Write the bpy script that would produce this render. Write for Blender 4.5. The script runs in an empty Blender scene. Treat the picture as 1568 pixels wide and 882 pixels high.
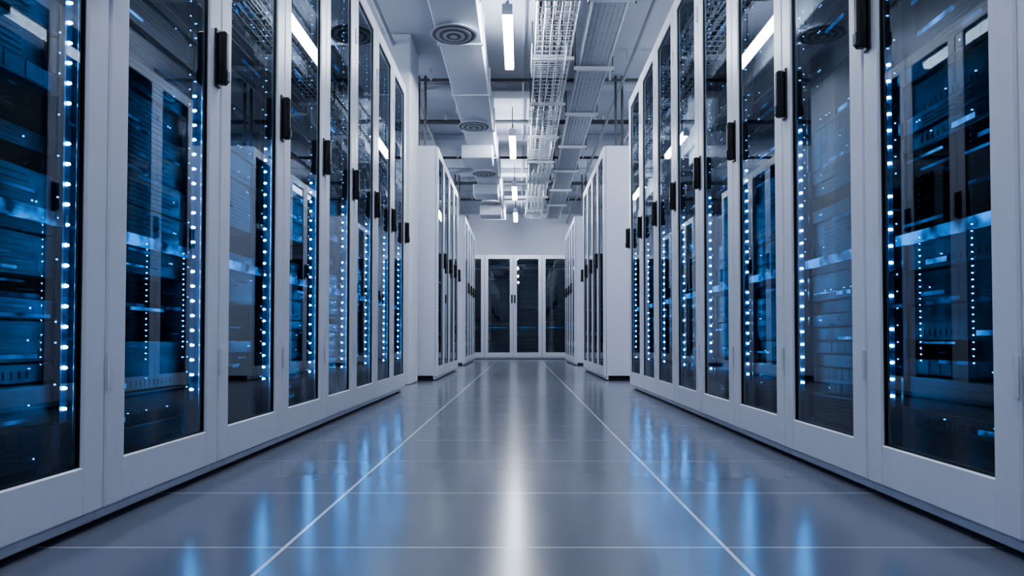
import bpy, math, random
from mathutils import Vector, Matrix
random.seed(7)
scene = bpy.context.scene
coll = scene.collection
try:
    scene.view_settings.look = 'AgX - Medium High Contrast'
except Exception as e:
    print('look', e)

# ------------------------------------------------------------ materials
def new_mat(name):
    m = bpy.data.materials.new(name); m.use_nodes = True
    nt = m.node_tree
    for n in list(nt.nodes): nt.nodes.remove(n)
    out = nt.nodes.new('ShaderNodeOutputMaterial')
    return m, nt, out

def principled(name, col, rough=0.4, metal=0.0, noise=0.0, nscale=8.0, bump=0.0, spec=0.5):
    m, nt, out = new_mat(name)
    b = nt.nodes.new('ShaderNodeBsdfPrincipled')
    b.inputs['Base Color'].default_value = (*col, 1)
    b.inputs['Roughness'].default_value = rough
    b.inputs['Metallic'].default_value = metal
    b.inputs['Specular IOR Level'].default_value = spec
    nt.links.new(b.outputs[0], out.inputs[0])
    tc = nt.nodes.new('ShaderNodeTexCoord')
    nz = nt.nodes.new('ShaderNodeTexNoise'); nz.inputs['Scale'].default_value = nscale
    nz.inputs['Detail'].default_value = 5
    nt.links.new(tc.outputs['Object'], nz.inputs['Vector'])
    if noise > 0:
        mx = nt.nodes.new('ShaderNodeMix'); mx.data_type = 'RGBA'
        mx.inputs['A'].default_value = (*[c*(1-noise) for c in col], 1)
        mx.inputs['B'].default_value = (*[min(1, c*(1+noise)) for c in col], 1)
        nt.links.new(nz.outputs['Fac'], mx.inputs['Factor'])
        nt.links.new(mx.outputs['Result'], b.inputs['Base Color'])
    if bump > 0:
        bp = nt.nodes.new('ShaderNodeBump'); bp.inputs['Strength'].default_value = bump
        bp.inputs['Distance'].default_value = 0.01
        nt.links.new(nz.outputs['Fac'], bp.inputs['Height'])
        nt.links.new(bp.outputs[0], b.inputs['Normal'])
    return m

def emission(name, col, strength, noisy=False):
    m, nt, out = new_mat(name)
    e = nt.nodes.new('ShaderNodeEmission')
    e.inputs['Color'].default_value = (*col, 1)
    e.inputs['Strength'].default_value = strength
    nt.links.new(e.outputs[0], out.inputs[0])
    if noisy:
        tc = nt.nodes.new('ShaderNodeTexCoord')
        nz = nt.nodes.new('ShaderNodeTexNoise'); nz.inputs['Scale'].default_value = 14
        nt.links.new(tc.outputs['Object'], nz.inputs['Vector'])
        mr = nt.nodes.new('ShaderNodeMapRange')
        mr.inputs['From Min'].default_value = 0.38; mr.inputs['From Max'].default_value = 0.68
        mr.inputs['To Min'].default_value = 0.05*strength; mr.inputs['To Max'].default_value = strength
        nt.links.new(nz.outputs['Fac'], mr.inputs['Value'])
        nt.links.new(mr.outputs[0], e.inputs['Strength'])
    return m

WHITE = principled('white_powder_coat', (0.77, 0.795, 0.90), 0.3, noise=0.03, nscale=30)
DARKIN = principled('cabinet_interior_dark', (0.008, 0.015, 0.027), 0.5)
BLACK = principled('black_plastic', (0.008, 0.009, 0.012), 0.35)
SRV_A = principled('server_face_black', (0.006, 0.013, 0.023), 0.4, noise=0.2)
SRV_B = principled('server_face_slate', (0.010, 0.022, 0.038), 0.45, noise=0.2)
SRV_C = principled('server_face_steel', (0.045, 0.075, 0.11), 0.4, metal=0.5, noise=0.1)
LED = emission('led_blue_bright', (0.055, 0.46, 1.0), 230)
LEDS = emission('led_blue_small', (0.10, 0.48, 1.0), 6)
GLOW = emission('shelf_glow_blue', (0.04, 0.28, 0.72), 3.0, noisy=True)  # blue glow in the racks, put in as uneven emission
GLOWD = emission('inner_glow_dim_blue', (0.03, 0.22, 0.6), 1.1, noisy=True)  # weaker emission, added for dim blue light inside the cabinets
GALV = principled('galvanised_steel', (0.62, 0.65, 0.71), 0.4, metal=0.5, noise=0.12)
TRAYM = principled('perforated_tray_steel', (0.36, 0.38, 0.43), 0.5, metal=0.3, noise=0.15)
PIPE = principled('dark_conduit', (0.05, 0.055, 0.065), 0.5, noise=0.1)
DUCT = principled('duct_white', (0.52, 0.55, 0.63), 0.5, noise=0.06, nscale=4)
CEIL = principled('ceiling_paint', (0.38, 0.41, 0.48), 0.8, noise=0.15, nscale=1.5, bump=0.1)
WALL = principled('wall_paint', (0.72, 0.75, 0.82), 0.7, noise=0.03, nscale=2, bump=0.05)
TUBE = emission('lamp_diffuser', (0.87, 0.93, 1.0), 78)
CABLE = principled('grey_cable', (0.08, 0.085, 0.10), 0.5)

def glass_mat():
    m, nt, out = new_mat('tinted_door_glass')
    tr = nt.nodes.new('ShaderNodeBsdfTransparent'); tr.inputs[0].default_value = (0.42, 0.60, 0.77, 1)
    gl = nt.nodes.new('ShaderNodeBsdfGlossy'); gl.inputs['Color'].default_value = (0.82, 0.91, 1, 1)
    gl.inputs['Roughness'].default_value = 0.012
    fr = nt.nodes.new('ShaderNodeFresnel'); fr.inputs['IOR'].default_value = 2.0
    mx = nt.nodes.new('ShaderNodeMixShader')
    nt.links.new(fr.outputs[0], mx.inputs[0])
    nt.links.new(tr.outputs[0], mx.inputs[1]); nt.links.new(gl.outputs[0], mx.inputs[2])
    nt.links.new(mx.outputs[0], out.inputs[0])
    return m
GLASS = glass_mat()

def floor_mat():
    m, nt, out = new_mat('polished_raised_floor')
    N = nt.nodes; L = nt.links
    b = N.new('ShaderNodeBsdfPrincipled')
    tc = N.new('ShaderNodeTexCoord'); sp = N.new('ShaderNodeSeparateXYZ')
    L.new(tc.outputs['Object'], sp.inputs[0])
    def M(op, a, b_=None):
        n = N.new('ShaderNodeMath'); n.operation = op
        for i, v in enumerate((a, b_)):
            if v is None: continue
            if isinstance(v, (int, float)): n.inputs[i].default_value = v
            else: L.new(v, n.inputs[i])
        return n.outputs[0]
    def line(sock, off, pitch, w):
        t = M('FRACT', M('ADD', M('DIVIDE', M('SUBTRACT', sock, off), pitch), 100.5))
        d = M('MULTIPLY', M('ABSOLUTE', M('SUBTRACT', t, 0.5)), pitch)
        return M('LESS_THAN', d, w)
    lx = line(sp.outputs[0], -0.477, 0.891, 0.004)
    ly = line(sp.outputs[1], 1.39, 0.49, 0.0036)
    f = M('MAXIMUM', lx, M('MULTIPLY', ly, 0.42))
    nz = N.new('ShaderNodeTexNoise'); nz.inputs['Scale'].default_value = 3; nz.inputs['Detail'].default_value = 8
    L.new(tc.outputs['Object'], nz.inputs['Vector'])
    base = N.new('ShaderNodeMix'); base.data_type = 'RGBA'
    base.inputs['A'].default_value = (0.145, 0.155, 0.195, 1); base.inputs['B'].default_value = (0.185, 0.195, 0.24, 1)
    L.new(nz.outputs['Fac'], base.inputs['Factor'])
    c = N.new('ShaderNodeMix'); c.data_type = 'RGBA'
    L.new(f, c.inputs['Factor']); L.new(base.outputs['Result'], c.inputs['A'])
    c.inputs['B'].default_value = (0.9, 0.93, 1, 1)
    L.new(c.outputs['Result'], b.inputs['Base Color'])
    mr = N.new('ShaderNodeMapRange'); mr.inputs['To Min'].default_value = 0.17; mr.inputs['To Max'].default_value = 0.22
    L.new(nz.outputs['Fac'], mr.inputs['Value']); L.new(mr.outputs[0], b.inputs['Roughness'])
    b.inputs['Specular IOR Level'].default_value = 0.9
    L.new(b.outputs[0], out.inputs[0])
    return m
FLOOR = floor_mat()

# ------------------------------------------------------------ mesh builder
class MB:
    def __init__(s):
        s.v = []; s.f = []; s.m = []; s.mats = []
    def mi(s, mat):
        if mat not in s.mats: s.mats.append(mat)
        return s.mats.index(mat)
    def box(s, x0, x1, y0, y1, z0, z1, mat, b=0.0):
        i = s.mi(mat)
        x0, x1 = min(x0, x1), max(x0, x1); y0, y1 = min(y0, y1), max(y0, y1); z0, z1 = min(z0, z1), max(z0, z1)
        k = len(s.v)
        if b <= 0:
            s.v += [(x0,y0,z0),(x1,y0,z0),(x1,y1,z0),(x0,y1,z0),(x0,y0,z1),(x1,y0,z1),(x1,y1,z1),(x0,y1,z1)]
            for q in ((0,3,2,1),(4,5,6,7),(0,1,5,4),(1,2,6,5),(2,3,7,6),(3,0,4,7)):
                s.f.append(tuple(k+a for a in q)); s.m.append(i)
            return
        b = min(b, (x1-x0)*.45, (y1-y0)*.45, (z1-z0)*.45)
        c = Vector(((x0+x1)/2, (y0+y1)/2, (z0+z1)/2)); h = ((x1-x0)/2, (y1-y0)/2, (z1-z0)/2)
        idx = {}
        for sx in (-1,1):
            for sy in (-1,1):
                for sz in (-1,1):
                    sg = (sx,sy,sz)
                    for ax in range(3):
                        p = [sg[j]*(h[j] if j == ax else h[j]-b) for j in range(3)]
                        idx[(sg,ax)] = len(s.v); s.v.append((c.x+p[0], c.y+p[1], c.z+p[2]))
        def face(ids):
            P = [Vector(s.v[a]) for a in ids]
            n = (P[1]-P[0]).cross(P[2]-P[0]); ctr = sum(P, Vector())/len(P)-c
            if n.dot(ctr) < 0: ids = ids[::-1]
            s.f.append(tuple(ids)); s.m.append(i)
        for ax in range(3):
            o = [j for j in range(3) if j != ax]
            for sg0 in (-1,1):
                ids = []
                for a, bb in ((-1,-1),(1,-1),(1,1),(-1,1)):
                    t = [0,0,0]; t[ax] = sg0; t[o[0]] = a; t[o[1]] = bb
                    ids.append(idx[(tuple(t),ax)])
                face(ids)
            for a in (-1,1):
                for bb in (-1,1):
                    t1 = [0,0,0]; t1[ax] = -1; t1[o[0]] = a; t1[o[1]] = bb; t2 = list(t1); t2[ax] = 1
                    t1 = tuple(t1); t2 = tuple(t2)
                    face([idx[(t1,o[0])], idx[(t2,o[0])], idx[(t2,o[1])], idx[(t1,o[1])]])
        for sx in (-1,1):
            for sy in (-1,1):
                for sz in (-1,1):
                    sg = (sx,sy,sz); face([idx[(sg,0)], idx[(sg,1)], idx[(sg,2)]])
    def cyl(s, p0, p1, r, mat, n=8, cap=True, r2=None):
        i = s.mi(mat); p0 = Vector(p0); p1 = Vector(p1); d = (p1-p0).normalized()
        r2 = r if r2 is None else r2
        u = d.orthogonal().normalized(); w = d.cross(u); k = len(s.v)
        for P, R in ((p0, r), (p1, r2)):
            for a in range(n):
                t = 2*math.pi*a/n; q = P+u*(R*math.cos(t))+w*(R*math.sin(t)); s.v.append(tuple(q))
        for a in range(n):
            b2 = (a+1) % n; s.f.append((k+a, k+b2, k+n+b2, k+n+a)); s.m.append(i)
        if cap:
            s.f.append(tuple(k+a for a in reversed(range(n)))); s.m.append(i)
            s.f.append(tuple(k+n+a for a in range(n))); s.m.append(i)
    def tube(s, pts, r, mat, n=6):
        for a, b in zip(pts[:-1], pts[1:]): s.cyl(a, b, r, mat, n)
    def quad(s, pts, mat):
        k = len(s.v); s.v += [tuple(p) for p in pts]; s.f.append(tuple(range(k, k+len(pts)))); s.m.append(s.mi(mat))
    def mesh(s, name):
        me = bpy.data.meshes.new(name); me.from_pydata(s.v, [], s.f)
        for m in s.mats: me.materials.append(m)
        me.polygons.foreach_set('material_index', s.m); me.update()
        return me
def obj(name, me, loc=(0,0,0), rot=0.0, parent=None):
    o = bpy.data.objects.new(name, me); coll.objects.link(o); o.location = loc
    o.rotation_euler = (0,0,rot)
    if parent: o.parent = parent
    return o

# ------------------------------------------------------------ server rack
def rack_mesh(s, H, W, seed, hside=1, ledoff=0.235, lit=True):
    rnd = random.Random(seed); B = MB(); D = 0.9; w = W/2-0.0015
    def bx(a0, a1, d0, d1, z0, z1, mat, b=0.0):
        B.box(s*d0, s*d1, a0, a1, z0, z1, mat, b)
    bx(-w, w, 0.045, D-0.02, 0.0, 0.05, BLACK)
    bx(-w, -w+0.02, 0.028, D, 0.035, H, WHITE)
    bx(w-0.02, w, 0.028, D, 0.035, H, WHITE)
    bx(-w+0.02, w-0.02, 0.028, D, H-0.03, H, WHITE)
    bx(-w+0.02, w-0.02, 0.028, D, 0.035, 0.06, WHITE)
    bx(-w+0.02, w-0.02, D-0.02, D, 0.06, H-0.03, WHITE)
    bx(-w+0.0205, -w+0.03, 0.03, D-0.03, 0.06, H-0.03, DARKIN)
    bx(w-0.03, w-0.0205, 0.03, D-0.03, 0.06, H-0.03, DARKIN)
    bx(-w, w, 0.02, 0.06, 0.012, 0.034, WHITE, 0.003)
    st = 0.076; bz = 0.04; tz = H-0.004; g = 0.0018; rb = 0.105; rt = 0.085
    bx(-w+g, -w+st, 0.0, 0.026, bz, tz, WHITE, 0.004)
    bx(w-st, w-g, 0.0, 0.026, bz, tz, WHITE, 0.004)
    bx(-w+st-0.004, w-st+0.004, 0.0008, 0.026, bz+0.0008, bz+rb, WHITE, 0.003)
    bx(-w+st-0.004, w-st+0.004, 0.0008, 0.026, tz-rt, tz-0.0008, WHITE, 0.003)
    a0, a1, z0, z1 = -w+st, w-st, bz+rb, tz-rt
    for q in ((a0, a0+0.004, z0, z1), (a1-0.004, a1, z0, z1), (a0, a1, z0, z0+0.004), (a0, a1, z1-0.004, z1)):
        bx(q[0], q[1], 0.007, 0.02, q[2], q[3], BLACK)
    dg = 0.011
    pts = [(s*dg, a0, z0), (s*dg, a1, z0), (s*dg, a1, z1), (s*dg, a0, z1)]
    if s > 0: pts = pts[::-1]
    B.quad(pts, GLASS)
    ha = hside*(w-0.03)
    bx(ha-0.017, ha+0.017, -0.006, 0.0, 1.20, 1.38, BLACK, 0.002)
    bx(ha-0.013, ha+0.013, -0.034, -0.006, 1.207, 1.373, BLACK, 0.006)
    bx(ha-0.010, ha+0.010, -0.038, -0.033, 1.215, 1.25, SRV_C, 0.003)
    for hz in (0.35, H-0.35):
        B.cyl((s*-0.004, -hside*(w-0.005), hz-0.04), (s*-0.004, -hside*(w-0.005), hz+0.04), 0.006, WHITE, 8)
    for a in (-0.236, 0.236):
        bx(a-0.011, a+0.011, 0.075, 0.11, 0.09, H-0.06, SRV_C)
    U = 0.0445; z = 0.15
    while z < H-0.17:
        n = rnd.choice((1,1,1,2,2,2,3,4)); h = n*U
        if z+h > H-0.1: break
        d = 0.07+rnd.choice((0, 0.004, 0.01, 0.02)); m = rnd.choice((SRV_A, SRV_A, SRV_A, SRV_B, SRV_B, SRV_C if n == 1 else SRV_A))
        if rnd.random() < 0.12:
            z += h; continue
        bx(-0.222, 0.222, d, 0.7, z+0.002, z+h-0.002, m, 0.002)
        for a in (-0.215, 0.215):
            bx(a-0.006, a+0.006, d-0.012, d, z+0.006, z+h-0.006, SRV_C if rnd.random() < .4 else SRV_B, 0.001)
        kind = rnd.random()
        if kind < 0.12:
            nb = rnd.choice((4, 6, 8)); ww = 0.36/nb
            for r_ in range(n):
                for q in range(nb):
                    c = -0.185+ww*(q+.5)
                    bx(c-ww*.47, c+ww*.47, d-0.002, d, z+r_*U+0.005, z+r_*U+U-0.005, SRV_B, 0.001)
                    if rnd.random() < .12:
                        bx(c+ww*.25, c+ww*.25+0.003, d-0.0065, d-0.005, z+r_*U+0.02, z+r_*U+0.023, LEDS if lit else SRV_C)
        elif kind < 0.72:
            for r_ in range(n*3):
                zz = z+0.008+r_*(h-0.012)/(n*3)
                bx(-0.17, 0.13, d-0.003, d, zz, zz+0.005, SRV_B)
            if lit:
                for q in range(rnd.randint(0, 2)):
                    a = 0.14+0.012*q
                    bx(a, a+0.003, d-0.002, d, z+h*.5, z+h*.5+0.003, LEDS)
        else:
            for q in range(16):
                a = -0.18+q*0.022
                bx(a, a+0.016, d-0.002, d, z+0.012, z+0.028, BLACK)
                if lit and rnd.random() < .2: bx(a+0.002, a+0.006, d-0.003, d, z+0.031, z+0.033, LEDS)
            if rnd.random() < .7:
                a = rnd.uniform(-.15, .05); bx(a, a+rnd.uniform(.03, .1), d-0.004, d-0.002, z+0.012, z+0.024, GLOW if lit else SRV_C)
        z += h
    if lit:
        bx(-0.225, 0.225, 0.05, 0.066, 0.665, 0.692, GLOW)  # emissive band stands in for the blue glow along the shelf
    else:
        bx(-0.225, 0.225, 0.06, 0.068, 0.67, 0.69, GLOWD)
    for q in range(22 if lit else 3):  # random glowing dashes added for blurred blue light behind the glass
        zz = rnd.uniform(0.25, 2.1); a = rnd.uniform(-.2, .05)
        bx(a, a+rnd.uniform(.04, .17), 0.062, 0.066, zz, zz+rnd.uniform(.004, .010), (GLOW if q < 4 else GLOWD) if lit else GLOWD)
    for q in range(5):
        a = -0.2+0.006*q; P = []
        for t in range(14):
            zz = 0.15+t*(H-0.35)/13
            P.append((s*(0.058+0.004*math.sin(t*1.3+q)), a+0.006*math.sin(t*.9+q*2), zz))
        B.tube(P, 0.0028, CABLE, 5)
    if lit:
        bx(ledoff-0.012, ledoff+0.012, 0.052, 0.060, 0.24, H-0.13, SRV_A)
        zz = 0.27
        while zz < H-0.15:
            low = zz < 1.2
            if rnd.random() < (0.95 if low else 0.6):
                r_ = 0.0040 if low else 0.0022
                B.cyl((s*0.052, ledoff, zz), (s*0.0455, ledoff, zz), r_, LED if low else LEDS, 8, True, r_*.6)
            if rnd.random() < .5:
                B.cyl((s*0.052, ledoff-0.03, zz+.01), (s*0.049, ledoff-0.03, zz+.01), 0.0018, LEDS, 6)
            if rnd.random() < .15:
                B.cyl((s*0.066, -0.205, zz), (s*0.063, -0.205, zz), 0.002, LEDS, 6)
            zz += U
    return B.mesh('server_rack_mesh')

cache = {}
def rack(s, H, W, var, loc, rot=0.0, hside=1, ledoff=0.235, lit=True):
    key = (s, H, W, var, hside, ledoff, lit)
    if key not in cache: cache[key] = rack_mesh(s, H, W, var*17+s+5, hside, ledoff, lit)
    obj('server_rack', cache[key], loc, rot)

P = 0.575
for k in range(-4, 7):
    rack(-1, 2.5, P, (k*7+3) % 4, (-0.94, 1.55+P*(k+.5), 0), ledoff=0.222)
for k in range(-5, 7):
    rack(1, 2.5, P, (k*5+1) % 4, (0.94, 1.86+P*(k+.5), 0), ledoff=0.25)
for k in range(4):
    rack(-1, 2.42, P, k % 2, (-0.85, 7.0+P*(k+.5), 0), lit=False)
    rack(1, 2.42, P, k % 2, (0.855, 7.0+P*(k+.5), 0), lit=False)
    rack(-1, 2.42, P, (k+1) % 2, (-0.89, 11.0+P*(k+.5), 0), lit=False)
    rack(1, 2.42, P, (k+1) % 2, (0.87, 11.0+P*(k+.5), 0), lit=False)
for j, k in enumerate((-3, -2, -1, 0, 1, 2)):
    rack(-1, 2.24, 0.615, j % 3, (-0.154+0.615*(k+.5), 14.6, 0), -math.pi/2, hside=1 if k % 2 else -1, lit=False)

# ------------------------------------------------------------ room shell
XW = 3.2; Y0 = -3.0; Y1 = 15.6; HC = 3.3
def shell(name, a, mat):
    B = MB(); B.box(*a, mat); return obj(name, B.mesh(name))
shell('floor', (-XW, XW, Y0, Y1, -0.1, 0.0), FLOOR)
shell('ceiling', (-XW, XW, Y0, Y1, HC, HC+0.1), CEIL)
shell('wall_left', (-XW-0.1, -XW, Y0, Y1, 0, HC), WALL)
shell('wall_right', (XW, XW+0.1, Y0, Y1, 0, HC), WALL)
shell('wall_back', (-XW, XW, Y1, Y1+0.1, 0, HC), WALL)
shell('wall_front', (-XW, XW, Y0-0.1, Y0, 0, HC), WALL)
B = MB(); B.box(-1.6, -1.03, 6.35, 6.85, 0, HC, WALL, 0.01); obj('pillar', B.mesh('pillar'))

for y in (7.6, 9.5, 11.4, 13.2):
    B = MB(); B.box(-XW, XW, y, y+0.25, HC-0.09, HC, CEIL, 0.01); obj('ceiling_beam', B.mesh('beam'))

# ------------------------------------------------------------ lamps
def lamp(x, y):
    B = MB()
    B.box(x-0.016, x+0.016, y-0.02, y+1.07, 2.955, 2.98, WHITE, 0.006)
    B.box(x-0.038, x+0.038, y, y+1.05, 2.883, 2.955, TUBE, 0.018)
    B.box(x-0.040, x+0.040, y-0.02, y, 2.88, 2.96, WHITE, 0.004)
    B.box(x-0.040, x+0.040, y+1.05, y+1.07, 2.88, 2.96, WHITE, 0.004)
    for q in (0.2, 0.85):
        B.cyl((x, y+q, 2.975), (x, y+q, HC), 0.006, BLACK, 6)
    obj('ceiling_lamp', B.mesh('ceiling_lamp'))
for y in (-0.7, 2.2, 5.12, 8.2, 10.95, 13.2): lamp(-0.1, y)
for y in (1.0, 6.0, 10.5):  # extra lamp rows added out of view over the side aisles
    lamp(-2.4, y); lamp(2.4, y)

# ------------------------------------------------------------ air duct with round diffusers
B = MB()
B.box(-0.69, -0.32, 0.5, 14.2, 2.92, 3.18, DUCT, 0.01)
for k in range(12):
    y = 0.9+1.2*k; B.box(-0.705, -0.305, y, y+0.03, 2.905, 3.195, DUCT, 0.004)
for y in (8.7, 10.9, 12.7):
    B.box(-0.76, -0.36, y, y+0.42, 2.75, 2.92, DUCT, 0.01)
for y in (1.0, 3.2, 5.47, 7.85, 10.1, 12.3):
    c = (-0.54, y)
    B.cyl((c[0], c[1], 2.92), (c[0], c[1], 2.885), 0.15, DUCT, 32, True, 0.19)
    for j, r in enumerate((0.172, 0.145, 0.118, 0.09, 0.06, 0.03)):
        z = 2.885-0.003*j
        B.cyl((c[0], c[1], z), (c[0], c[1], z-0.004), r, CABLE if j % 2 == 0 else TRAYM, 32)
for y in (2.5, 5, 7.5, 10, 12.5):
    for x in (-0.71, -0.3):
        B.cyl((x, y, 2.92), (x, y, HC), 0.005, GALV, 6)
obj('air_duct', B.mesh('air_duct'))

# ------------------------------------------------------------ wire mesh cable tray
def basket(B, x0, x1, z, y0, y1, hh=0.08, r=0.0045, pitch=0.1, step=0.06):
    n = max(3, round((x1-x0)/step))
    for i in range(n+1):
        x = x0+(x1-x0)*i/n; B.cyl((x, y0, z), (x, y1, z), r, GALV, 5)
    for x in (x0, x1):
        for q in (0.5, 1.0): B.cyl((x, y0, z+hh*q), (x, y1, z+hh*q), r, GALV, 5)
    y = y0
    while y <= y1+1e-6:
        B.tube([(x0, y, z+hh), (x0, y, z), (x1, y, z), (x1, y, z+hh)], r, GALV, 5); y += pitch
B = MB()
x0, x1, z = 0.13, 0.45, 2.98
basket(B, x0, x1, z, 1.0, 14.4)
basket(B, x0+0.01, x1-0.01, 3.14, 1.0, 14.4, step=0.08)
y = 1.3
while y < 14.4:
    B.box(x0-0.035, x1+0.035, y, y+0.04, z-0.034, z-0.006, GALV, 0.003)
    for x in (x0-0.022, x1+0.022): B.cyl((x, y+.02, z-0.05), (x, y+.02, HC), 0.006, PIPE, 6)
    y += 1.2
for i in range(12):
    P_ = []; xx = x0+0.04+random.random()*(x1-x0-0.08); yy = 1.0
    zz = z+0.014 if i < 6 else 3.155
    while yy < 14.4:
        xx = min(x1-.02, max(x0+.02, xx+random.uniform(-.03, .03))); P_.append((xx, yy, zz+0.006*(i % 3))); yy += 0.4
    B.tube(P_, 0.008, CABLE, 6)
y = 1.5
while y < 14:
    basket(B, 0.10, 0.40, 2.88, y, y+0.5, hh=0.1, r=0.0045, pitch=0.05, step=0.075)
    y += 1.45
obj('wire_cable_tray', B.mesh('wire_cable_tray'))

# perforated tray
B = MB()
x0, x1, z = 0.55, 0.82, 2.98
for x in (x0, x1): B.box(x-0.004, x+0.004, 0.5, 14.4, z-0.01, z+0.09, GALV)
for i in range(8):
    x = x0+(x1-x0)*i/7; B.box(x-0.013, x+0.013, 0.5, 14.4, z, z+0.003, TRAYM)
y = 0.5
while y < 14.4:
    B.box(x0, x1, y, y+0.024, z+0.0004, z+0.0034, TRAYM); y += 0.04
for i in range(6):
    x = x0+0.03+i*0.042; B.cyl((x, 0.5, z+0.014), (x, 14.4, z+0.014), 0.01, CABLE, 6)
y = 1.1
while y < 14:
    B.box(x0-0.05, x1+0.05, y, y+0.04, z-0.045, z-0.012, GALV, 0.003)
    for x in (x0-0.04, x1+0.04): B.cyl((x, y+.02, z-0.06), (x, y+.02, HC), 0.006, PIPE, 6)
    y += 1.3
obj('perforated_cable_tray', B.mesh('perforated_cable_tray'))

# transverse pipes
for y, z, r in ((4.1, 3.15, .02), (7.2, 3.12, .016), (8.6, 3.12, .028), (8.75, 3.16, .01), (10.3, 3.12, .02), (12.0, 3.12, .03), (13.4, 3.12, .02)):
    B = MB(); B.cyl((-XW, y, z+.06), (XW, y, z+.06), r, PIPE, 12)
    for x in (-2, -0.95, 0.95, 2): B.box(x-.012, x+.012, y-.02, y+.02, z+.05, HC, GALV)
    obj('ceiling_conduit', B.mesh('ceiling_conduit'))
for x, z, r in ((1.06, 3.1, .016), (1.35, 3.05, .03), (-1.2, 3.2, .02), (0.03, 3.22, .010)):
    B = MB(); B.cyl((x, Y0, z), (x, Y1, z), r, TRAYM, 12)
    for k in range(8): B.box(x-.01, x+.01, 0.7+2*k, 0.73+2*k, z, HC, GALV)
    obj('ceiling_pipe', B.mesh('ceiling_pipe'))
for s in (-1, 1):
    for dx in (0, 0.07):
        for y in (7.4, 11.5):
            B = MB(); x = s*(1.04+dx); B.cyl((x, y, 2.421), (x, y, HC), 0.014, PIPE, 10)
            B.cyl((x, y, 2.421), (x, y, 2.46), 0.022, PIPE, 10)
            obj('drop_conduit', B.mesh('drop_conduit'))

# ------------------------------------------------------------ world and camera
w = bpy.data.worlds.new('World'); scene.world = w; w.use_nodes = True
w.node_tree.nodes['Background'].inputs[0].default_value = (0.3, 0.4, 0.6, 1)
w.node_tree.nodes['Background'].inputs[1].default_value = 0.1
cam = bpy.data.cameras.new('camera'); co = bpy.data.objects.new('camera', cam); coll.objects.link(co)
co.location = (0, 0, 0.42); co.rotation_euler = (math.radians(90+1.3), 0, 0)
cam.lens = 24; cam.sensor_width = 36; cam.clip_start = 0.01
cam.shift_y = 0.0353; cam.shift_x = -0.0083
scene.camera = co
